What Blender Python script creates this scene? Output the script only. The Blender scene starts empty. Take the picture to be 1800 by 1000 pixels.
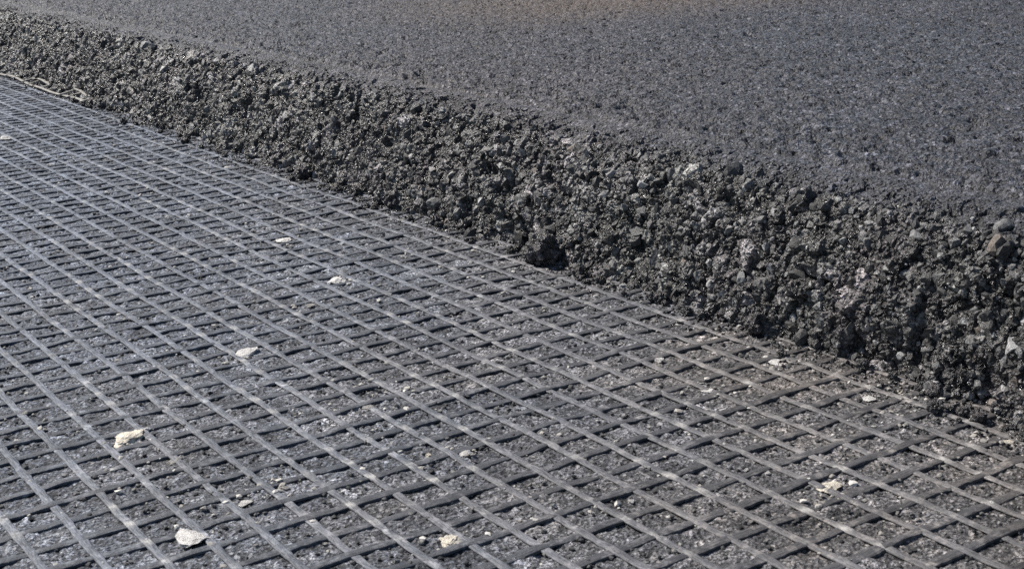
import bpy, bmesh, math, random
import numpy as np
from mathutils import Vector, Matrix

random.seed(11)
rng = np.random.default_rng(11)
U = 0.025                      # one mesh of the reinforcement grid, metres
sc = bpy.context.scene
col = sc.collection
PI = math.pi

# ------------------------------------------------------------------ camera
CAM = np.array([17.84628565, 28.85444873, 12.56279061])          # in grid meshes
RIGHT = np.array([-0.83230979, 0.55253572, -0.04432482])
DOWN = np.array([0.1903271, 0.20976278, -0.9590491])
FWD = np.array([-0.52061118, -0.80666217, -0.27975013])
FPX = 2555.1
cd = bpy.data.cameras.new('camera')
cam = bpy.data.objects.new('camera', cd)
col.objects.link(cam)
cam.matrix_world = Matrix([[RIGHT[i], -DOWN[i], -FWD[i], CAM[i] * U] for i in range(3)] + [[0, 0, 0, 1]])
cd.sensor_width = 36.0
cd.lens = FPX / 1800 * 36
cd.clip_start = 0.02
cd.clip_end = 300
cd.dof.use_dof = True
cd.dof.focus_distance = 1.15
cd.dof.aperture_fstop = 40
sc.camera = cam

# ------------------------------------------------------------------ sky, sun, exposure
SUN = Vector((0.30, -0.62, 0.74)).normalized()
w = bpy.data.worlds.new('World')
sc.world = w
w.use_nodes = True
nt = w.node_tree
sky = nt.nodes.new('ShaderNodeTexSky')
sky.sky_type = 'NISHITA'
sky.sun_disc = False
sky.sun_elevation = math.asin(SUN.z)
sky.sun_rotation = math.atan2(SUN.x, SUN.y)
bg = nt.nodes['Background']
bg.inputs['Strength'].default_value = 0.07
nt.links.new(sky.outputs[0], bg.inputs['Color'])
sd = bpy.data.lights.new('sun', 'SUN')
sd.energy = 5.0
sd.angle = math.radians(0.6)
sd.color = (1.0, 0.94, 0.86)
so = bpy.data.objects.new('sun', sd)
so.rotation_euler = (-SUN).to_track_quat('-Z', 'Y').to_euler()
so.location = (0, 0, 5)
col.objects.link(so)
sc.view_settings.view_transform = 'Standard'
sc.view_settings.look = 'None'
sc.view_settings.gamma = 1
sc.view_settings.use_curve_mapping = False
sc.view_settings.exposure = 0.52
sc.cycles.use_denoising = False      # keep the grain of the stone


# ------------------------------------------------------------------ pixel -> ground, numpy noise
def ray(u, v):
    return RIGHT * (u - 900) / FPX + DOWN * (v - 500) / FPX + FWD


def ground(u, v, z=0.0):
    d = ray(u, v)
    return CAM + d * (z - CAM[2]) / d[2]


PERM = rng.permutation(256)
PERM = np.concatenate([PERM, PERM, PERM, PERM]).astype(np.int64)
GR = rng.normal(size=(256, 3))
GR /= np.linalg.norm(GR, axis=1)[:, None]
RND = rng.random((256, 4))


def hsh(i, j, k):
    return PERM[PERM[PERM[i & 255] + (j & 255)] + (k & 255)]


def perlin(x, y, z=None):
    x = np.asarray(x, float)
    y = np.asarray(y, float)
    z = np.full_like(x, 0.37) if z is None else np.asarray(z, float)
    i = np.floor(x).astype(np.int64); j = np.floor(y).astype(np.int64); k = np.floor(z).astype(np.int64)
    fx = x - i; fy = y - j; fz = z - k
    u = fx ** 3 * (fx * (fx * 6 - 15) + 10); v = fy ** 3 * (fy * (fy * 6 - 15) + 10); q = fz ** 3 * (fz * (fz * 6 - 15) + 10)
    out = 0
    for a in (0, 1):
        for b in (0, 1):
            for c in (0, 1):
                g = GR[hsh(i + a, j + b, k + c)]
                d = g[..., 0] * (fx - a) + g[..., 1] * (fy - b) + g[..., 2] * (fz - c)
                out = out + d * (u if a else 1 - u) * (v if b else 1 - v) * (q if c else 1 - q)
    return out * 1.5


def cells(x, y, z=None, seed=0):
    """nearest feature point: distance, second distance, random number of the cell"""
    two = z is None
    i = np.floor(x).astype(np.int64); j = np.floor(y).astype(np.int64)
    k = np.zeros_like(i) if two else np.floor(z).astype(np.int64)
    f1 = np.full(x.shape, 9.0); f2 = np.full(x.shape, 9.0); rid = np.zeros(x.shape)
    for a in (-1, 0, 1):
        for b in (-1, 0, 1):
            for c in ((0,) if two else (-1, 0, 1)):
                r = RND[hsh(i + a + seed, j + b, k + c)]
                d = (i + a + r[..., 0] - x) ** 2 + (j + b + r[..., 1] - y) ** 2
                if not two:
                    d = d + (k + c + r[..., 2] - z) ** 2
                d = np.sqrt(d)
                m = d < f1
                f2 = np.where(m, f1, np.minimum(f2, d))
                rid = np.where(m, r[..., 3], rid)
                f1 = np.where(m, d, f1)
    return f1, f2, rid


TILT = rng.normal(size=(256, 2)) * 0.55


def facets(x, y, seed=0, gap=0.14):
    """packed angular stones: every cell a tilted flat, with a groove round it; also the cell's random number"""
    i = np.floor(x).astype(np.int64); j = np.floor(y).astype(np.int64)
    f1 = np.full(x.shape, 9.0); f2 = np.full(x.shape, 9.0); hh = np.zeros(x.shape); rid = np.zeros(x.shape)
    for a in (-1, 0, 1):
        for b in (-1, 0, 1):
            q = hsh(i + a, j + b, np.full_like(i, seed))
            r = RND[q]; t = TILT[q]
            dx = x - (i + a + r[..., 0]); dy = y - (j + b + r[..., 1])
            d = np.sqrt(dx * dx + dy * dy) + 0.25 * (r[..., 2] - 0.5)
            m = d < f1
            f2 = np.where(m, f1, np.minimum(f2, d))
            hh = np.where(m, r[..., 3] + t[..., 0] * dx + t[..., 1] * dy, hh)
            rid = np.where(m, r[..., 3] * 0.5 + r[..., 1] * 0.5, rid)
            f1 = np.where(m, d, f1)
    edge = np.clip((f2 - f1) / gap, 0, 1)
    return hh * edge - 0.55 * (1 - edge), rid, edge


def dome(f1, r=0.62):
    return np.sqrt(np.clip(1 - (f1 / r) ** 2, 0, 1))


def steps(lo, hi, fine_lo, fine_hi, h0, grow, far):
    """coordinates from lo to hi, h0 apart inside the fine range and ever wider outside it"""
    mid = [fine_lo]
    while mid[-1] < fine_hi:
        mid.append(mid[-1] + h0)
    up = []
    x, h = mid[-1], h0
    while x < hi:
        h = min(h * grow, far); x += h; up.append(min(x, hi))
    dn = []
    x, h = fine_lo, h0
    while x > lo:
        h = min(h * grow, far); x -= h; dn.append(max(x, lo))
    return np.array(dn[::-1] + mid + up)


def mesh_grid(name, P, smooth=True, attrs=None):
    """P: rows x cols x 3, in grid meshes"""
    r, c = P.shape[:2]
    idx = np.arange(r * c).reshape(r, c)
    q = np.stack([idx[:-1, :-1], idx[:-1, 1:], idx[1:, 1:], idx[1:, :-1]], -1).reshape(-1, 4)
    return mesh_np(name, P.reshape(-1, 3), q, smooth, attrs)


def mesh_np(name, V, F, smooth=True, attrs=None):
    me = bpy.data.meshes.new(name)
    n, k = F.shape
    me.vertices.add(len(V))
    me.vertices.foreach_set('co', (np.asarray(V) * U).astype(np.float32).ravel())
    me.loops.add(n * k)
    me.loops.foreach_set('vertex_index', F.astype(np.int32).ravel())
    me.polygons.add(n)
    me.polygons.foreach_set('loop_start', np.arange(0, n * k, k, dtype=np.int32))
    me.polygons.foreach_set('loop_total', np.full(n, k, dtype=np.int32))
    me.polygons.foreach_set('use_smooth', np.full(n, smooth, dtype=bool))
    for an, av in (attrs or {}).items():
        at = me.attributes.new(an, 'FLOAT', 'POINT')
        at.data.foreach_set('value', np.asarray(av, dtype=np.float32).ravel())
    me.update(calc_edges=True)
    return me


def link(name, me, mat=None, parent=None, **props):
    o = bpy.data.objects.new(name, me)
    col.objects.link(o)
    if mat is not None and me is not None and not me.materials:
        me.materials.append(mat)
    o.parent = parent
    for k, v in props.items():
        o[k] = v
    return o


# ------------------------------------------------------------------ materials
class Mat:
    def __init__(self, name):
        self.m = bpy.data.materials.new(name)
        self.m.use_nodes = True
        self.t = self.m.node_tree
        self.b = self.t.nodes['Principled BSDF']
        tc = self.t.nodes.new('ShaderNodeTexCoord')
        self.co = tc.outputs['Object']

    def n(self, kind, **kw):
        x = self.t.nodes.new(kind)
        for k, v in kw.items():
            setattr(x, k, v)
        return x

    def l(self, a, b):
        self.t.links.new(a, b)

    def noise(self, scale, detail=3, rough=0.55, stretch=None):
        x = self.n('ShaderNodeTexNoise')
        x.inputs['Scale'].default_value = scale
        x.inputs['Detail'].default_value = detail
        x.inputs['Roughness'].default_value = rough
        co = self.co
        if stretch:
            mp = self.n('ShaderNodeMapping')
            mp.inputs['Scale'].default_value = stretch
            self.l(co, mp.inputs[0]); co = mp.outputs[0]
        self.l(co, x.inputs['Vector'])
        return x.outputs['Fac']

    def voro(self, scale, out='Distance'):
        x = self.n('ShaderNodeTexVoronoi')
        x.inputs['Scale'].default_value = scale
        self.l(self.co, x.inputs['Vector'])
        return x.outputs[out]

    def side_tint(self, c):
        # colour cast mixed into the base colour: bluish to far left, brownish to near right
        mp = self.n('ShaderNodeSeparateXYZ')
        self.l(self.co, mp.inputs[0])
        v = self.math('ADD', self.math('MULTIPLY', mp.outputs[0], -1.0), self.math('MULTIPLY', mp.outputs[1], 0.75))
        v = self.math('ADD', v, self.math('MULTIPLY', self.noise(7, 4), 1.0))
        r = self.ramp(self.math('ADD', self.math('MULTIPLY', v, 0.7), 0.12), [(0.0, (0.80, 0.95, 1.24)), (0.4, (0.93, 0.97, 1.11)), (0.8, (1.16, 1.0, 0.88))])
        return self.mix(0.9, c, r, 'MULTIPLY')

    def attr(self, name):
        return self.n('ShaderNodeAttribute', attribute_name=name).outputs['Fac']

    def ramp(self, fac, stops):
        x = self.n('ShaderNodeValToRGB')
        e = x.color_ramp.elements
        while len(e) < len(stops):
            e.new(0.5)
        for el, (p, c) in zip(e, stops):
            el.position = p
            el.color = (c, c, c, 1) if isinstance(c, (int, float)) else (*c, 1)
        self.l(fac, x.inputs[0])
        return x.outputs[0]

    def mix(self, fac, a, b, mode='MIX'):
        x = self.n('ShaderNodeMix', data_type='RGBA', blend_type=mode)
        for s, v in ((x.inputs[0], fac), (x.inputs[6], a), (x.inputs[7], b)):
            if isinstance(v, (int, float)):
                s.default_value = v if s.type == 'VALUE' else (v, v, v, 1)
            elif isinstance(v, tuple):
                s.default_value = (*v, 1)
            else:
                self.l(v, s)
        return x.outputs[2]

    def math(self, op, a, b):
        x = self.n('ShaderNodeMath', operation=op)
        for s, v in ((x.inputs[0], a), (x.inputs[1], b)):
            if isinstance(v, (int, float)):
                s.default_value = v
            else:
                self.l(v, s)
        return x.outputs[0]

    def bump(self, h, dist, strength=1.0, prev=None):
        x = self.n('ShaderNodeBump')
        x.inputs['Strength'].default_value = strength
        x.inputs['Distance'].default_value = dist
        self.l(h, x.inputs['Height'])
        if prev is not None:
            self.l(prev, x.inputs['Normal'])
        return x.outputs[0]

    def done(self, color, rough, normal=None, spec=0.5):
        for s, v in ((self.b.inputs['Base Color'], color), (self.b.inputs['Roughness'], rough)):
            if isinstance(v, (int, float)):
                s.default_value = v if s.type == 'VALUE' else (v, v, v, 1)
            elif isinstance(v, tuple):
                s.default_value = (*v, 1)
            else:
                self.l(v, s)
        self.b.inputs['Specular IOR Level'].default_value = spec
        if normal is not None:
            self.l(normal, self.b.inputs['Normal'])
        return self.m


def top_nodes(m):
    grain = m.voro(340, 'Color')
    g = m.ramp(grain, [(0.22, (0.008, 0.008, 0.008)), (0.5, (0.034, 0.034, 0.0345)), (0.75, (0.075, 0.0745, 0.0745)), (0.9, (0.34, 0.336, 0.33))])
    fine = m.noise(620, 3, 0.65)
    c = m.mix(0.45, g, m.ramp(fine, [(0.41, (0.008, 0.008, 0.008)), (0.5, (0.045, 0.045, 0.045)), (0.61, (0.24, 0.238, 0.235))]))
    coarse = m.voro(135, 'Color')
    c = m.mix(0.9, c, m.ramp(coarse, [(0.15, 0.35), (0.35, 0.85), (0.7, 1.0), (0.95, 1.15)]), 'MULTIPLY')
    patch = m.noise(9, 5, 0.65)
    c = m.mix(0.8, c, m.ramp(patch, [(0.35, 0.68), (0.65, 1.25)]), 'MULTIPLY')
    big = m.noise(0.9, 2)
    c = m.mix(0.85, c, m.ramp(big, [(0.40, (0.80, 0.87, 1.14)), (0.58, (0.97, 0.90, 1.06))]), 'MULTIPLY')
    # a soft-edged brown patch far back on the layer
    p = ground(1130, -10, 4.0) * U
    mp = m.n('ShaderNodeMapping')
    mp.inputs['Location'].default_value = (-p[0] / 0.75, -p[1] / 0.55, -p[2])
    mp.inputs['Scale'].default_value = (1 / 0.75, 1 / 0.55, 1)
    m.l(m.co, mp.inputs[0])
    ln = m.n('ShaderNodeVectorMath', operation='LENGTH')
    m.l(mp.outputs[0], ln.inputs[0])
    dd = m.math('ADD', ln.outputs['Value'], m.math('MULTIPLY', m.noise(2.5, 4), 0.6))
    c = m.mix(m.math('MULTIPLY', m.ramp(dd, [(0.45, 1.0), (1.25, 0.0)]), 0.6), c, (0.15, 0.105, 0.07))
    b = m.bump(m.voro(135), 0.0035, 0.9)
    b = m.bump(m.voro(300), 0.0030, 1.0, b)
    b = m.bump(m.noise(560, 3, 0.65), 0.0024, 1.0, b)
    return c, m.ramp(fine, [(0.3, 0.38), (0.7, 0.7)]), b


def mat_top():
    m = Mat('compacted_asphalt')
    c, r, b = top_nodes(m)
    return m.done(c, r, b, 0.5)


def mat_face():
    m = Mat('broken_asphalt')
    t = m.attr('tone')
    c = m.ramp(t, [(0.0, (0.010, 0.010, 0.010)), (0.3, (0.042, 0.042, 0.0415)), (0.6, (0.14, 0.14, 0.137)), (1.0, (0.40, 0.40, 0.39))])
    fine = m.noise(560, 4, 0.72)
    c = m.mix(0.85, c, m.ramp(fine, [(0.38, 0.35), (0.5, 1.0), (0.66, 3.2)]), 'MULTIPLY')
    sp = m.ramp(m.voro(560, 'Color'), [(0.80, 0.0), (0.9, 1.0)])
    c = m.mix(m.math('MULTIPLY', sp, 0.65), c, (0.40, 0.395, 0.38))
    c = m.mix(0.8, c, m.ramp(m.noise(14, 2), [(0.38, (1.0, 1.0, 0.96)), (0.5, (1.02, 0.98, 1.02)), (0.64, (1.08, 0.96, 1.02))]), 'MULTIPLY')
    tc, tr, _ = top_nodes(m)
    ro = m.attr('rolled')
    c = m.mix(ro, c, tc)
    b = m.bump(fine, 0.0024, 1.0)
    b = m.bump(m.voro(480), 0.0018, 0.8, b)
    return m.done(c, m.mix(ro, m.ramp(m.noise(300, 2), [(0.35, 0.2), (0.65, 0.5)]), tr), b, 0.6)


def mat_aggregate():
    m = Mat('bitumen_stained_aggregate')
    c = m.ramp(m.attr('tone'), [(0.0, (0.02, 0.02, 0.02)), (0.35, (0.06, 0.06, 0.06)), (0.65, (0.15, 0.15, 0.148)), (0.85, (0.26, 0.26, 0.255)), (1.0, (0.52, 0.515, 0.50))])
    n1 = m.noise(420, 4, 0.7)
    c = m.mix(0.9, c, m.ramp(n1, [(0.38, 0.3), (0.5, 0.9), (0.66, 2.2)]), 'MULTIPLY')
    b = m.bump(m.noise(500, 4, 0.7), 0.0014, 0.9)
    return m.done(c, m.ramp(n1, [(0.35, 0.25), (0.65, 0.55)]), b, 0.6)


def mat_stone(name, light, coat, tint=(1, 1, 1)):
    m = Mat(name)
    oi = m.n('ShaderNodeObjectInfo').outputs['Random']
    body = m.ramp(m.noise(420, 4, 0.65), [(0.32, tuple(light * 0.55 * x for x in tint)), (0.55, tuple(light * x for x in tint)), (0.75, tuple(light * 1.5 * x for x in tint))])
    body = m.mix(0.5, body, m.ramp(oi, [(0, 0.5), (1, 1.5)]), 'MULTIPLY')
    cm = m.ramp(m.noise(260, 5, 0.7), [(coat - 0.05, 0.0), (coat + 0.05, 1.0)])
    c = m.mix(cm, (0.022, 0.022, 0.022), body)
    b = m.bump(m.noise(520, 4, 0.7), 0.0009, 0.7)
    return m.done(c, m.ramp(cm, [(0, 0.4), (1, 0.75)]), b, 0.5)


def mat_chip(name, colr):
    m = Mat(name)
    n1 = m.noise(330, 4, 0.65)
    c = m.ramp(n1, [(0.3, tuple(0.5 * x for x in colr)), (0.5, colr), (0.75, tuple(min(0.85, 1.25 * x) for x in colr))])
    dirt = m.ramp(m.noise(150, 5, 0.75), [(0.46, 0.0), (0.58, 1.0)])
    c = m.mix(m.math('MULTIPLY', dirt, 0.55), c, (0.16, 0.155, 0.15))
    b = m.bump(m.noise(450, 4, 0.7), 0.0016, 0.9)
    return m.done(c, 0.85, b, 0.3)


def mat_old():
    m = Mat('milled_old_asphalt')
    t = m.attr('tone')
    c = m.ramp(t, [(0.0, (0.030, 0.0315, 0.034)), (0.45, (0.095, 0.098, 0.102)), (0.75, (0.20, 0.202, 0.205)), (1.0, (0.48, 0.475, 0.46))])
    fine = m.noise(560, 4, 0.7)
    c = m.mix(0.85, c, m.ramp(fine, [(0.40, 0.15), (0.5, 0.9), (0.61, 3.3)]), 'MULTIPLY')
    sp = m.ramp(m.voro(480, 'Color'), [(0.76, 0.0), (0.9, 1.0)])
    c = m.mix(m.math('MULTIPLY', sp, 0.6), c, (0.42, 0.415, 0.40))
    dk = m.ramp(m.voro(390, 'Color'), [(0.12, 1.0), (0.3, 0.0)])
    c = m.mix(m.math('MULTIPLY', dk, 0.75), c, (0.018, 0.018, 0.019))
    c = m.side_tint(c)
    blot = m.noise(17, 5, 0.7)
    c = m.mix(0.85, c, m.ramp(blot, [(0.36, (0.55, 0.56, 0.6)), (0.5, (1, 1, 1)), (0.64, (1.3, 1.25, 1.18))]), 'MULTIPLY')
    dust = m.ramp(m.noise(46, 7, 0.78), [(0.61, 0.0), (0.67, 1.0)])
    c = m.mix(m.math('MULTIPLY', dust, 0.7), c, (0.46, 0.445, 0.42))
    b = m.bump(fine, 0.0024, 0.9)
    b = m.bump(m.voro(420), 0.0018, 0.8, b)
    return m.done(c, 0.7, b, 0.4)


def mat_rib(name, lo, hi, stretch, dusty):
    m = Mat(name)
    at = m.attr('dust')
    fib = m.noise(1, 3, 0.6, stretch)
    c = m.ramp(fib, [(0.3, tuple(lo * x for x in (0.95, 1.0, 1.07))), (0.7, tuple(hi * x for x in (0.97, 1.0, 1.04)))])
    d = m.ramp(m.noise(120, 5, 0.72), [(0.50, 0.0), (0.66, 1.0)])
    c = m.mix(m.math('MULTIPLY', d, dusty), c, (0.30, 0.295, 0.285))
    d2 = m.ramp(m.noise(38, 4, 0.7), [(0.62, 0.0), (0.69, 1.0)])
    c = m.mix(m.math('MULTIPLY', d2, dusty), c, (0.5, 0.49, 0.46))
    c = m.side_tint(c)
    blot = m.noise(13, 5, 0.7)
    c = m.mix(0.85, c, m.ramp(blot, [(0.36, 0.6), (0.5, 1.0), (0.64, 1.35)]), 'MULTIPLY')
    nd = m.math('MULTIPLY', at, m.ramp(m.noise(240, 4, 0.7), [(0.35, 0.15), (0.6, 1.0)]))
    c = m.mix(nd, c, (0.42, 0.41, 0.39))
    b = m.bump(fib, 0.0009, 0.8)
    b = m.bump(m.noise(500, 3, 0.7), 0.0008, 0.6, b)
    return m.done(c, 0.6, b, 0.4)


def mat_grit():
    m = Mat('loose_grit')
    c = m.ramp(m.attr('tone'), [(0.0, (0.03, 0.03, 0.032)), (0.6, (0.07, 0.07, 0.07)), (0.85, (0.16, 0.155, 0.145)), (0.95, (0.36, 0.34, 0.31)), (1.0, (0.6, 0.58, 0.54))])
    return m.done(c, 0.8, None, 0.3)


M_TOP = mat_top()
M_FACE = mat_face()
M_OLD = mat_old()
M_AGG = mat_aggregate()
M_RIBA = mat_rib('dusty_grid_strand', 0.055, 0.15, (900, 130, 900), 0.6)
M_RIBB = mat_rib('dark_grid_strand', 0.032, 0.075, (90, 900, 900), 0.4)
M_GRIT = mat_grit()
M_DARK = mat_stone('bitumen_coated_stone', 0.07, 0.50)
M_GREY = mat_stone('grey_stone', 0.19, 0.46)
M_PALE = mat_stone('pale_stone', 0.34, 0.40)
M_RUST = mat_stone('brownish_stone', 0.19, 0.44, (1.15, 0.97, 0.82))
M_CHIPW = mat_chip('white_limestone', (0.74, 0.72, 0.69))
M_CHIPC = mat_chip('cream_limestone', (0.78, 0.71, 0.59))
M_CHIPG = mat_chip('grey_limestone', (0.36, 0.35, 0.33))


# ------------------------------------------------------------------ shared relief
def low(a, b):
    return 0.045 * perlin(a / 3.1, b / 3.1) + 0.012 * perlin(a / 1.15 + 7, b / 1.15)


def warp(a, b):
    return 0.05 * perlin(a / 11 + 3, b / 13), 0.06 * perlin(a / 11, b / 13 + 9)


# ------------------------------------------------------------------ old milled road, one sheet to the horizon
aa = steps(-4000, 4000, -9.6, 14.5, 0.062, 1.12, 900)
bb_near = steps(-4000, 4000, -6, 17, 0.062, 1.0045, 900)
bb = [-9.0]
fine = [17.0]
while fine[-1] > -95:
    d = math.hypot(CAM[0] - 2, CAM[1] - fine[-1])
    fine.append(fine[-1] - 0.0023 * d)
lo = [fine[-1]]; h = 0.3
while lo[-1] > -4000:
    h = min(h * 1.3, 900); lo.append(lo[-1] - h)
hi = [17.0]; h = 0.06
while hi[-1] < 4000:
    h = min(h * 1.12, 900); hi.append(hi[-1] + h)
bb = np.array(sorted(set(lo + fine + hi)))
B, A = np.meshgrid(bb, aa, indexing='ij')
f1, f2, rid = cells(A / 0.30, B / 0.30)
g1, g2, gid = cells(A / 0.15 + 40, B / 0.15, seed=5)
Z = low(A, B) - 0.040 + 0.045 * dome(f1) * (rid - 0.2) + 0.03 * dome(g1) * gid + 0.035 * perlin(A / 0.55, B / 0.55 + 3) + 0.028 * perlin(A / 0.13, B / 0.13)
tone = np.clip(0.30 + 0.5 * (rid - 0.4) * dome(f1) + 0.45 * (gid - 0.4) + 0.25 * perlin(A / 1.5, B / 1.5), 0, 1)
far_fade = np.clip((np.maximum(np.abs(A), np.abs(B)) - 110) / 60, 0, 1)
Z = Z * (1 - far_fade) - 0.075 * far_fade
P = np.stack([A, B, Z], -1)
old = link('road_base', mesh_grid('road_base', P, True, {'tone': tone}), M_OLD, kind='structure',
           label='milled old asphalt road base under the grid', category='road')

# ------------------------------------------------------------------ new asphalt layer: cut face and compacted top
PROF = np.array([(-7.8, -0.45), (-7.95, 0.0), (-8.12, 0.5), (-8.4, 1.4), (-8.8, 2.4), (-9.2, 3.15), (-9.6, 3.65), (-10.15, 3.93), (-10.9, 4.03), (-11.8, 4.06)])
seg = np.r_[0, np.cumsum(np.hypot(*np.diff(PROF, axis=0).T))]
SMAX = seg[-1]


def prof(s):
    return np.interp(s, seg, PROF[:, 0]), np.interp(s, seg, PROF[:, 1])


def prof_n(s):
    a0, z0 = prof(s - 0.35); a1, z1 = prof(s + 0.35)
    da, dz = a1 - a0, z1 - z0
    L = np.hypot(da, dz) + 1e-9
    return dz / L, -da / L          # outwards: towards +a and up


def face_point(s, b, fine_too=True):
    a, z = prof(s)
    na, nz = prof_n(s)
    nz = np.maximum(nz, 0.0)
    env = np.clip((SMAX - s) / 2.0, 0, 1) * np.clip((s + 0.25) / 0.5, 0.3, 1)      # calm towards the rolled top
    env = 0.10 + 0.90 * env
    big = 0.26 * perlin(a * 0 + s / 3.6, b / 3.3, s * 0 + 2.2) + 0.15 * perlin(s / 1.5, b / 1.4, s * 0 + 5.1)
    foot = np.clip(1 - s / 1.7, 0, 1) * (0.5 * perlin(b / 1.9 + 20, s * 0 + 0.5) + 0.35 * perlin(b / 0.7, s * 0 + 8.5))
    wq = 0.12 * perlin(s / 0.5, b / 0.5, s * 0 + 12)
    h1, r1, e1 = facets(s / 0.80 + wq, b / 0.80 + wq, 3)
    h2, r2, e2 = facets(s / 0.40 + 13 + wq, b / 0.40, 7)
    h3, r3, e3 = facets(s / 0.18 + 31, b / 0.18 + wq, 11)
    d = big + foot
    st = np.clip((perlin(s / 0.9 + 11, b / 0.9) + 0.25) * 3, 0, 1)          # coarse stones here, fine mortar there
    d = d + 0.13 * h1 * st + 0.125 * h2 * (1 - 0.6 * st * e1) + 0.05 * h3 * (1 - 0.6 * st * e1)
    pit = np.clip(perlin(s / 0.8 + 50, b / 0.8) - 0.36, 0, 1)
    d = d - 0.9 * pit * np.clip(s, 0, 1)
    d = d + 0.03 * perlin(s / 0.2, b / 0.2, s * 0 + 9) + 0.025 * perlin(s / 0.085, b / 0.085, s * 0 + 4)
    d = d * env - 0.1
    tone = np.clip(0.24 + 0.5 * (r3 - 0.5) + 0.65 * (r2 - 0.5) + 0.6 * np.clip(r1 - 0.66, 0, 1) * 3 * st * e1 + 0.35 * np.clip(r2 - 0.7, 0, 1) * 4, 0, 1)
    rolled = np.clip((s - (SMAX - 2.35) + 0.5 * perlin(s / 0.9, b / 0.9, s * 0 + 15)) / 0.5, 0, 1)
    tone = np.concatenate([tone[None], rolled[None]])
    a2 = a + na * d
    z2 = z + nz * d
    db = 0.10 * perlin(s / 0.35, b / 0.35 + 30, s * 0 + 6) * env
    return a2, b + db, z2, tone


ss = np.linspace(0, SMAX, 150)
fb = [23.0]
while fb[-1] > -150:
    d = math.hypot(CAM[0] + 8.5, CAM[1] - fb[-1])
    fb.append(fb[-1] - 0.00105 * max(d, 30) * (1 if fb[-1] > -90 else 3))
x, h = fb[-1], 0.5
while x > -4000:
    h = min(h * 1.35, 900); x -= h; fb.append(x)
up = [23.0]; h = 0.05
while up[-1] < 4000:
    h = min(h * 1.12, 900); up.append(up[-1] + h)
fb = np.array(sorted(set(fb + up)))
Bf, Sf = np.meshgrid(fb, ss, indexing='ij')
fa, fbb, fz, ft = face_point(Sf, Bf)


def top_z(a, b):
    f1, f2, rid = cells(a / 0.34, b / 0.34, seed=2)
    crest = np.clip((a + 16) / 4.5, 0, 1)
    return 4.03 + 0.05 * perlin(a / 6, b / 6) + (0.045 + 0.10 * crest) * dome(f1) * (rid - 0.3) + (0.07 + 0.07 * crest) * perlin(a / 0.6, b / 0.6) \
        + (0.085 + 0.03 * crest) * perlin(a / 0.19, b / 0.19) \
        - 0.65 * np.clip(perlin(a / 0.36 + 70, b / 0.36) - 0.27, 0, 1), np.clip(0.3 + 0.5 * (rid - 0.4), 0, 1)


ta = [-11.35]; h = 0.075
while ta[-1] > -75:
    d = math.hypot(CAM[0] - ta[-1], 30)
    ta.append(ta[-1] - 0.0024 * d)
while ta[-1] > -4000:
    h = min(h * 1.25, 900); ta.append(ta[-1] - h)
tb = [16.0]
while tb[-1] > -130:
    d = math.hypot(CAM[0] + 25, CAM[1] - tb[-1])
    tb.append(tb[-1] - 0.0020 * d)
lo = []; x = tb[-1]; h = 0.4
while x > -4000:
    h = min(h * 1.3, 900); x -= h; lo.append(x)
hi = []; x = 16.0; h = 0.09
while x < 4000:
    h = min(h * 1.14, 900); x += h; hi.append(x)
tb = np.array(sorted(tb + lo + hi))
Bt, At = np.meshgrid(tb, np.array(ta[::-1]), indexing='ij')
zt, tt = top_z(At, Bt)
fade = np.clip((np.maximum(np.abs(At), np.abs(Bt)) - 140) / 60, 0, 1)
zt = zt * (1 - fade) + 4.03 * fade
zt = zt - 0.35 * np.clip((At + 11.6) / 0.25, 0, 1)        # dives under the crumbly edge of the cut
layer = link('asphalt_layer', mesh_grid('asphalt_layer', np.stack([At, Bt, zt], -1), True, {'tone': tt}), M_TOP,
             kind='structure', label='new dark compacted asphalt layer with a broken edge', category='road')
face = link('cut_face', mesh_grid('cut_face', np.stack([fa, fbb, fz], -1), False, {'tone': ft[0], 'rolled': ft[1]}), M_FACE, layer,
            label='rough broken edge of the asphalt layer')


# ------------------------------------------------------------------ stones
def stone_mesh(name, seed, cuts=7, flat=1.0, rough=0.06, sub=2):
    r = random.Random(seed)
    bm = bmesh.new()
    bmesh.ops.create_icosphere(bm, subdivisions=sub, radius=1.0)
    planes = []
    for _ in range(cuts):
        v = Vector((r.gauss(0, 1), r.gauss(0, 1), r.gauss(0, 1))).normalized()
        planes.append((v, r.uniform(0.38, 0.72)))
    sx, sy = r.uniform(0.75, 1.15), r.uniform(0.75, 1.15)
    for v in bm.verts:
        p = v.co
        for nrm, d in planes:
            e = p.dot(nrm) - d
            if e > 0:
                p = p - nrm * e
        p = p * (1 + r.uniform(-rough, rough))
        v.co = Vector((p.x * sx, p.y * sy, p.z * flat)) * U
    me = bpy.data.meshes.new(name)
    bm.to_mesh(me)
    bm.free()
    return me


STONES = {}
for mi, mt in enumerate((M_DARK, M_GREY, M_PALE, M_RUST)):
    for k in range(8):
        me = stone_mesh('stone', 100 + mi * 20 + k, 12, 0.85, 0.09, 2)
        me.materials.append(mt)
        STONES[(mi, k)] = me


def blob_np(n_var, rnd, sub=1):
    out = []
    for k in range(n_var):
        bm = bmesh.new()
        bmesh.ops.create_icosphere(bm, subdivisions=1, radius=1.0)
        for v in bm.verts:
            v.co *= rnd.uniform(0.5, 1.2)
        bm.verts.ensure_lookup_table()
        V = np.array([v.co[:] for v in bm.verts]); F = np.array([[q.index for q in f.verts] for f in bm.faces])
        bm.free()
        out.append((V, F))
    return out


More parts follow.
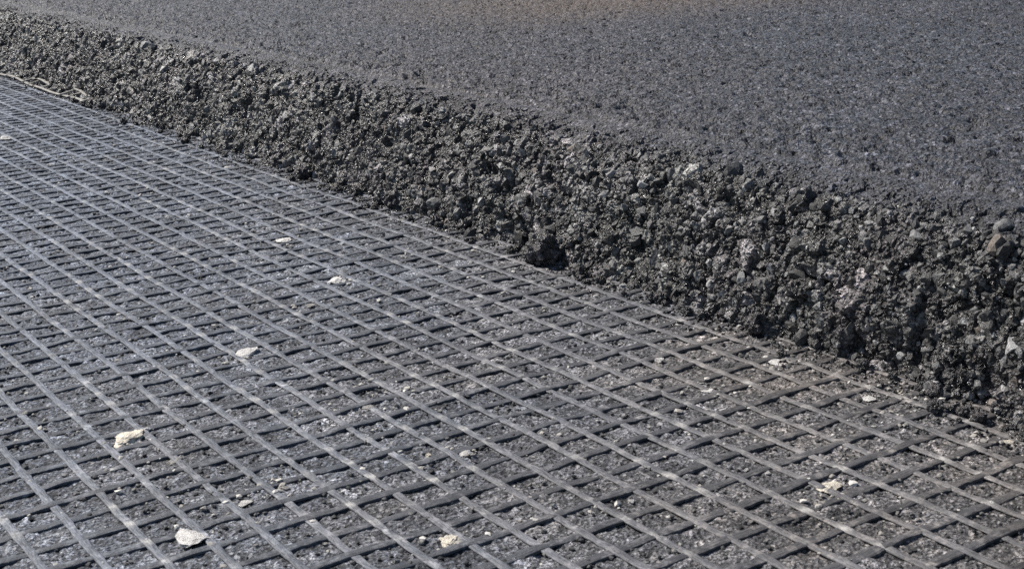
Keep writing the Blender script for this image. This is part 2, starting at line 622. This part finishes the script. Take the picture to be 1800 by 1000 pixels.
def rand_rot(n):
    q = rng.normal(size=(n, 4)); q /= np.linalg.norm(q, axis=1)[:, None]
    w_, x, y, z = q.T
    return np.stack([np.stack([1 - 2 * (y * y + z * z), 2 * (x * y - z * w_), 2 * (x * z + y * w_)], -1),
                     np.stack([2 * (x * y + z * w_), 1 - 2 * (x * x + z * z), 2 * (y * z - x * w_)], -1),
                     np.stack([2 * (x * z - y * w_), 2 * (y * z + x * w_), 1 - 2 * (x * x + y * y)], -1)], 1)


def scatter_np(name, pts, size, flat, tone, mat, variants, **kw):
    n = len(pts)
    R = rand_rot(n)
    vi = rng.integers(0, len(variants), n)
    Vs, Fs, Ts, off = [], [], [], 0
    for k, (V, F) in enumerate(variants):
        s = np.where(vi == k)[0]
        if not len(s):
            continue
        W = np.einsum('nij,vj->nvi', R[s], V) * size[s, None, None]
        W[..., 2] *= flat
        W = W + pts[s, None, :]
        Vs.append(W.reshape(-1, 3))
        Fs.append((F[None] + (np.arange(len(s)) * len(V))[:, None, None]).reshape(-1, 3) + off)
        Ts.append(np.repeat(tone[s], len(V)))
        off += len(s) * len(V)
    return mesh_np(name, np.concatenate(Vs), np.concatenate(Fs), False, {'tone': np.concatenate(Ts)})


VAR = blob_np(10, random.Random(4))

# stones set in the broken face: the largest 300 in view as pieces, the rest as one mass
N = 5200
bs = 12 - 105 * rng.random(N) ** 1.25
s_ = 0.15 + (SMAX - 2.2) * rng.random(N)
r_ = np.clip(0.135 * np.exp(rng.normal(0, 0.45, N)), 0.07, 0.40)
pa, pb, pz, _ = face_point(s_, bs)
na, nz = prof_n(s_)
dist = np.sqrt((CAM[0] - pa) ** 2 + (CAM[1] - pb) ** 2 + (CAM[2] - pz) ** 2)
app = r_ / dist * FPX
# visible part of the run only
vis = pb < 10.2
order = np.argsort(-np.where(vis, app, 0))
big_ids, rest_ids = order[:288], order[288:]
kinds = rng.choice(4, N, p=[0.50, 0.36, 0.09, 0.05])
for i in big_ids:
    r0 = r_[i]
    o = link('stone', STONES[(int(kinds[i]), int(i) % 8)], None, layer)
    o.location = Vector((pa[i] - na[i] * r0 * 0.35, pb[i], pz[i] - nz[i] * r0 * 0.35)) * U
    o.rotation_euler = (random.uniform(0, 6.3), random.uniform(0, 6.3), random.uniform(0, 6.3))
    o.scale = (r0 * random.uniform(0.85, 1.25), r0, r0 * random.uniform(0.75, 1.0))
# picked out by eye: pale and rusty stones of the near face
for (u, v, wpx, kd) in [(1078, 306, 30, 2), (1060, 344, 34, 2), (1612, 417, 36, 2), (1752, 436, 52, 3), (1712, 481, 42, 1), (1342, 384, 26, 1),
                        (1222, 400, 26, 1), (1300, 492, 30, 2), (1250, 522, 28, 1), (964, 432, 24, 2), (1755, 402, 46, 1)]:
    d = ray(u, v)
    best = None
    for t in np.linspace(20, 140, 2400):
        p = CAM + d * t
        s0 = np.interp(p[2], PROF[:, 1], seg)
        if p[0] <= prof(s0)[0] + 0.0:
            best = p; sb = s0; break
    qa, qb, qz, _ = face_point(np.array([sb]), np.array([best[1]]))
    r0 = wpx / FPX * np.linalg.norm(best - CAM) / 2
    o = link('stone', STONES[(kd, (u + v) % 8)], None, layer)
    o.location = Vector((max(qa[0], best[0]) - 0.3 * r0, best[1], best[2])) * U
    o.rotation_euler = (u * 0.7, v * 0.9, u * 0.3)
    o.scale = (r0, r0 * 1.1, r0 * 0.85)
pts = np.stack([pa - na * r_ * 0.32, pb, pz - nz * r_ * 0.32], -1)[rest_ids]
me = scatter_np('small_stone', pts, r_[rest_ids], 1.0, 0.08 + 0.78 * rng.random(len(rest_ids)) ** 2.3, M_AGG, VAR)
me.materials.append(M_AGG)
link('small_stone', me, None, layer, kind='stuff')
# crumbs clinging to the face, too small to count
N = 9000
bs = 12 - 100 * rng.random(N) ** 1.3
s_ = 0.05 + (SMAX - 1.2) * rng.random(N)
pa, pb, pz, _ = face_point(s_, bs)
r_ = 0.022 + 0.055 * rng.random(N) ** 2
me = scatter_np('crumb', np.stack([pa + 0.01, pb, pz], -1), r_, 1.0, rng.random(N) ** 1.6, M_FACE, VAR)
me.materials.append(M_FACE)
link('crumb', me, None, layer, kind='stuff')

# ------------------------------------------------------------------ reinforcement grid
grid = link('reinforcement_grid', None, None, None, label='dark grey square mesh reinforcement grid laid over the old road', category='grid')
SEC = [(-0.5, -0.5), (-0.5, 0.75), (-0.42, 0.97), (0.0, 1.0), (0.42, 0.97), (0.5, 0.75), (0.5, -0.5)]


def rib_mesh(name, path, widths, heights, along, dust=None):
    """path n x 3; along 0: runs in a, 1: runs in b"""
    n = len(path)
    k = len(SEC)
    V = np.zeros((n, k, 3))
    for j, (sx, sz) in enumerate(SEC):
        V[:, j] = path
        V[:, j, 1 - along] += (sx if along else -sx) * widths
        V[:, j, 2] += sz * heights
    if along:
        V = V[:, ::-1]
    at = np.repeat((np.zeros(n) if dust is None else dust)[:, None], k, 1)
    m = mesh_grid(name, V, True, {'dust': at})
    return m


def b_samples(lo_, hi_, fine_h):
    out = [hi_]
    while out[-1] > lo_:
        d = math.hypot(15, CAM[1] - out[-1])
        out.append(out[-1] - fine_h * max(1.0, d / 30))
    return np.array(out[::-1])


bsamp = b_samples(-112, 24, 0.11)
for ia in range(-10, 20):
    sd_ = ia * 3.71
    wx, wy = warp(np.full_like(bsamp, ia), bsamp)
    x = ia - 0.09 + wx + 0.018 * perlin(bsamp / 1.7, bsamp * 0 + sd_) + 0.008 * perlin(bsamp / 0.4, bsamp * 0 + sd_)
    y = bsamp
    over = 0.5 + 0.5 * np.cos(2 * PI * (bsamp + 0.12 - warp(x, bsamp)[1]))
    z = low(x, y) + 0.006 + 0.011 * over + 0.006 * perlin(bsamp / 0.9, bsamp * 0 + sd_ + 40)
    wd = 0.165 * (1 + 0.16 * perlin(bsamp / 0.6, bsamp * 0 + sd_ + 9) + 0.2 * perlin(bsamp / 0.22, bsamp * 0 + sd_ + 19) + 0.15 * over)
    ht = 0.022 * (1 + 0.35 * perlin(bsamp / 0.7, bsamp * 0 + sd_ + 77))
    link('lengthwise_strand', rib_mesh('lengthwise_strand', np.stack([x, y, z], -1), wd, ht, 1, np.clip(over ** 5 * (0.12 + 1.5 * perlin(np.round(bsamp + 0.12) * 0.37 + 0.2, bsamp * 0 + sd_ + 5)), 0, 0.85)), M_RIBA, grid)
asamp = np.arange(-9.6, 20.01, 0.12)
for ib in range(-112, 24):
    sd_ = ib * 2.37 + 0.5
    at_ = asamp if ib > -60 else asamp[::2]
    wx, wy = warp(at_, np.full_like(at_, ib))
    y = ib - 0.12 + wy + 0.04 * perlin(at_ / 1.7, at_ * 0 + sd_) + 0.018 * perlin(at_ / 0.35, at_ * 0 + sd_)
    x = at_
    z = low(x, y) - 0.008 + 0.030 * perlin(at_ / 0.8, at_ * 0 + sd_ + 31)
    wd = 0.24 * (1 + 0.32 * perlin(at_ / 0.5, at_ * 0 + sd_ + 3) + 0.22 * perlin(at_ / 0.2, at_ * 0 + sd_ + 13))
    ht = 0.036 * (1 + 0.45 * perlin(at_ / 0.6, at_ * 0 + sd_ + 57))
    link('crosswise_strand', rib_mesh('crosswise_strand', np.stack([x, y, z], -1), wd, ht, 0), M_RIBB, grid)


# torn end of the grid sticking up against the asphalt, far left
def tube_mesh(name, pts, rad):
    pts = [Vector(p) for p in pts]
    V, F = [], []
    for i, p in enumerate(pts):
        t = (pts[min(i + 1, len(pts) - 1)] - pts[max(i - 1, 0)]).normalized()
        s1 = t.cross(Vector((0, 0, 1)))
        if s1.length < 0.1:
            s1 = Vector((1, 0, 0))
        s1.normalize(); s2 = t.cross(s1)
        for q in range(6):
            an = q * PI / 3
            V.append(p + s1 * math.cos(an) * rad * 1.5 + s2 * math.sin(an) * rad * 0.7)
    for i in range(len(pts) - 1):
        for q in range(6):
            F.append((i * 6 + q, i * 6 + (q + 1) % 6, i * 6 + 6 + (q + 1) % 6, i * 6 + 6 + q))
    me_ = mesh_np(name, np.array([v[:] for v in V]), np.array(F), True)
    return me_


scrap = link('torn_grid_scrap', None, None, None, label='torn pale strip of grid curled up at the foot of the asphalt, far left', category='grid scrap')
c0 = ground(62, 150)
scrap.location = Vector((c0[0], c0[1], 0)) * U
for k, (da, zz) in enumerate([(0.35, 0.12), (-0.35, 0.26), (-0.95, 0.42)]):
    pts_ = [(da + 0.14 * math.sin(i * 0.5 + k), -13 + i * 1.0, zz + 0.16 * math.sin(i * 0.9 + k * 2) * (0.4 + 0.6 * k)) for i in range(25)]
    pts_ = [(p[0], p[1], max(p[2], 0.1)) for p in pts_]
    link('strand', tube_mesh('strand', pts_, 0.075), M_CHIPG, scrap)
for i in range(12):
    yb = -11.5 + 2.0 * i + 0.3 * math.sin(i * 3)
    pts_ = [(0.5, yb, 0.14), (0.2, yb + 0.1, 0.22), (-0.35, yb, 0.30), (-0.95, yb - 0.1, 0.45 + 0.1 * math.sin(i * 5))]
    link('tie', tube_mesh('tie', pts_, 0.07), M_CHIPG, scrap)

# ------------------------------------------------------------------ loose things on the grid
CHIPS = [  # pixel, width px, flatness, material, name, label
    (222, 772, 66, 0.30, 'c', 'large cream limestone chip lying in a mesh, left foreground'),
    (338, 947, 58, 0.42, 'w', 'white limestone lump on a strand near the lower left corner'),
    (792, 951, 40, 0.40, 'c', 'cream limestone chip in a mesh at the bottom centre'),
    (438, 621, 34, 0.42, 'w', 'white limestone chip left of centre beside pale dust'),
    (590, 494, 42, 0.32, 'w', 'long flat white chip in a mesh upper centre of the grid'),
    (498, 421, 28, 0.40, 'w', 'white chip far up the grid below the asphalt edge'),
    (1364, 639, 26, 0.40, 'w', 'white chip nearest the crumbs at the right of the grid'),
    (1160, 636, 16, 0.60, 'w', 'small white chip in a mesh right of centre'),
    (1248, 686, 30, 0.30, 'w', 'flat whitish flake in a mesh between the centre and right'),
    (1236, 678, 16, 0.35, 'w', 'little white flake touching the flat whitish flake'),
    (1456, 857, 44, 0.24, 'c', 'elongated pale splinter lying on a strand, lower right'),
    (974, 889, 14, 0.85, 'w', 'tiny round white pebble in a mesh, bottom centre right'),
    (1110, 880, 15, 0.50, 'w', 'tiny white chip in a mesh, lower right of centre'),
    (818, 798, 24, 0.50, 'w', 'small bright white chip beside a strand crossing, centre'),
    (753, 802, 13, 0.60, 'c', 'tiny cream chip left of the small bright white chip'),
    (12, 244, 24, 0.45, 'w', 'white chip at the far left edge of the grid'),
    (646, 717, 24, 0.40, 'g', 'pale grey lump on a strand crossing, centre left'),
    (682, 682, 24, 0.40, 'g', 'pale grey lump on a strand above the centre left crossing'),
    (430, 886, 26, 0.35, 'w', 'whitish flake on a strand, lower left'),
    (500, 857, 22, 0.35, 'g', 'pale grey flake beside a cross strand, lower left'),
    (1580, 688, 18, 0.40, 'c', 'small yellowish chip under the asphalt edge, right'),
    (1530, 700, 24, 0.35, 'w', 'whitish flake left of the small yellowish chip'),
    (1592, 737, 18, 0.40, 'w', 'white speck of stone on a strand crossing, right'),
    (1744, 884, 14, 0.55, 'w', 'tiny white chip near the right edge of the photo'),
    (45, 729, 17, 0.55, 'g', 'pale grey pebble on a strand at the left edge'),
    (784, 738, 16, 0.45, 'g', 'small grey chip on a strand crossing, centre'),
    (30, 776, 14, 0.45, 'w', 'small white chip by the left edge of the photo'),
    (310, 812, 22, 0.40, 'g', 'pale grey lump on a strand right of the large cream chip'),
    (182, 990, 12, 0.5, 'w', 'tiny white chip on the bottom left border of the photo'),
    (1770, 776, 22, 0.45, 'c', 'tan chip beside a strand below the asphalt, far right'),
    (1312, 826, 12, 0.5, 'w', 'tiny white grain in a mesh, lower right quarter'),
    (1350, 832, 11, 0.5, 'w', 'tiny white grain right of its twin, lower right quarter'),
    (400, 295, 12, 0.5, 'w', 'tiny white chip by the asphalt foot, upper left'),
    (90, 290, 14, 0.45, 'w', 'small white chip on the far part of the grid, left'),
    (545, 536, 18, 0.4, 'g', 'pale grey flake below the long flat white chip'),
]
CM = {'w': M_CHIPW, 'c': M_CHIPC, 'g': M_CHIPG}
for k, (u, v, wpx, fl, mk, lab) in enumerate(CHIPS):
    p = ground(u, v)
    r0 = wpx / FPX * np.linalg.norm(p - CAM) / 2
    me = stone_mesh('limestone_chip', 900 + k, 7, fl, 0.16, 3 if wpx > 30 else 2)
    o = link('limestone_chip', me, CM[mk], None, label=lab, category='stone chip', group='pale stone chips scattered on the grid')
    zz = float(low(np.array([p[0]]), np.array([p[1]]))[0])
    o.location = Vector((p[0], p[1], zz + fl * r0 * 0.38 - (0.02 if fl < 0.5 else 0.0))) * U
    # long side across the view
    o.rotation_euler = (0, 0, math.atan2(RIGHT[1], RIGHT[0]) + random.uniform(-0.35, 0.35))
    o.scale = (r0 * 1.15, r0 * (1.35 if fl < 0.5 else 1.0), r0 * (0.7 if fl < 0.5 else 1.0))


def crumb_mesh(seed):
    r = random.Random(seed)
    bm = bmesh.new()
    bmesh.ops.create_icosphere(bm, subdivisions=4, radius=1.0)
    V = np.array([v.co[:] for v in bm.verts])
    d = 0.42 * perlin(V[:, 0] * 1.1 + seed, V[:, 1] * 1.1, V[:, 2] * 1.1) + 0.25 * perlin(V[:, 0] * 2.6 + seed, V[:, 1] * 2.6, V[:, 2] * 2.6)
    f1, f2, rid = cells(V[:, 0] * 2.6 + seed, V[:, 1] * 2.6, V[:, 2] * 2.6)
    d += 0.20 * dome(f1, 0.7) * rid + 0.10 * perlin(V[:, 0] * 7, V[:, 1] * 7 + seed, V[:, 2] * 7)
    V = V * (0.85 + d)[:, None]
    me_ = bpy.data.meshes.new('asphalt_crumb')
    for v, c in zip(bm.verts, V):
        v.co = Vector(c) * U
    bm.to_mesh(me_); bm.free()
    at = me_.attributes.new('tone', 'FLOAT', 'POINT')
    at.data.foreach_set('value', np.clip(0.15 + 0.5 * rid, 0, 1).astype(np.float32))
    me_.materials.append(M_FACE)
    return me_


CRUMBS = [crumb_mesh(30 + k) for k in range(8)]
BIG = [(945, 448, 66, 'largest asphalt lump jutting from the foot of the cut edge, centre'),
       (1326, 576, 44, 'asphalt lump on the grid below the cut edge, right of centre'),
       (1438, 600, 46, 'asphalt lump at the foot of the cut edge left of the far right clod'),
       (1752, 672, 90, 'big asphalt clod at the foot of the cut edge, far right'),
       (1660, 672, 36, 'small asphalt clod lying left of the big far right clod'),
       (690, 356, 36, 'asphalt lump at the foot of the cut edge, upper middle'),
       (530, 306, 30, 'asphalt lump under the cut edge between middle and upper left'),
       (182, 184, 24, 'asphalt lump at the foot of the cut edge, upper left'),
       (1395, 578, 36, 'asphalt lump between two larger lumps right of centre'),
       (1160, 505, 40, 'asphalt lump at the foot of the cut edge between centre and right'),
       (820, 396, 34, 'asphalt lump left of the largest jutting lump')]
for k, (u, v, wpx, lab) in enumerate(BIG):
    p = ground(u, v + wpx * 0.25)
    r0 = wpx / FPX * np.linalg.norm(p - CAM) / 2
    o = link('asphalt_crumb', CRUMBS[k % 8], None, None, label=lab, category='asphalt lump', group='asphalt lumps at the foot of the cut edge')
    o.location = Vector((p[0] - 0.2 * r0, p[1], r0 * 0.72)) * U
    o.rotation_euler = (random.uniform(0, 6.3), random.uniform(0, 6.3), random.uniform(0, 6.3))
    o.scale = (r0, r0, r0)
for k in range(110):
    b0 = 11 - 80 * random.random() ** 1.2
    a0 = -7.9 + abs(random.gauss(0, 0.45)) + 0.4 * float(perlin(np.array([b0 / 1.9 + 20]), np.array([0.5]))[0])
    r0 = 0.06 + 0.16 * random.random() ** 1.5
    o = link('asphalt_crumb', CRUMBS[k % 8], None, None, label='small black asphalt crumb lying along the foot of the cut edge', category='asphalt lump',
             group='small asphalt crumbs along the foot of the cut edge')
    zz = float(low(np.array([a0]), np.array([b0]))[0])
    o.location = Vector((a0, b0, zz + 0.55 * r0)) * U
    o.rotation_euler = (random.uniform(0, 6.3), random.uniform(0, 6.3), random.uniform(0, 6.3))
    o.scale = (r0, r0, r0)

# grit in the meshes of the grid: nobody could count it
N = 26000
ga = -8 + 23 * rng.random(N)
gb = 18 - 70 * rng.random(N) ** 1.6
gr = 0.018 + 0.06 * rng.random(N) ** 3
gz = low(ga, gb) - 0.03 + 0.4 * gr
me = scatter_np('grit', np.stack([ga, gb, gz], -1), gr, 0.7, rng.random(N) ** 1.3, M_GRIT, VAR[:4])
me.materials.append(M_GRIT)
link('grit', me, None, None, kind='stuff', label='fine loose grit scattered in the meshes of the grid', category='grit')

N = 2000
ga = -8 + 22 * rng.random(N)
gb = 17 - 60 * rng.random(N) ** 1.3
keep = perlin(ga / 3.0 + 5, gb / 3.0) + 0.5 * rng.random(N) > 0.12
ga, gb = ga[keep], gb[keep]
for (u, v, wpx, fl, mk, lab) in CHIPS:
    if wpx > 17:
        p = ground(u, v)
        ga = np.r_[ga, p[0] + rng.normal(0, 0.4, 22)]; gb = np.r_[gb, p[1] + rng.normal(0, 0.4, 22)]
gr = 0.026 + 0.085 * rng.random(len(ga)) ** 4
gz = low(ga, gb) + 0.0 + 0.25 * gr
me = scatter_np('pale_grit', np.stack([ga, gb, gz], -1), gr, 0.55, 0.86 + 0.14 * rng.random(len(ga)), M_GRIT, VAR)
me.materials.append(M_GRIT)
link('pale_grit', me, None, None, kind='stuff', label='whitish stone dust and splinters strewn over the grid', category='grit')

# black crumbs shed along the foot of the cut
N = 4500
gb = 12 - 95 * rng.random(N) ** 1.2
ga = -8.0 + 0.5 * perlin(gb / 1.9 + 20, gb * 0 + 0.5) + np.abs(rng.normal(0, 0.7, N))
gr = 0.02 + 0.06 * rng.random(N) ** 2.5
me = scatter_np('asphalt_fines', np.stack([ga, gb, low(ga, gb) + 0.4 * gr], -1), gr, 0.8, rng.random(N) ** 2 * 0.8, M_FACE, VAR[:6])
me.materials.append(M_FACE)
link('asphalt_fines', me, None, None, kind='stuff', label='black asphalt fines shed along the foot of the cut edge', category='grit')
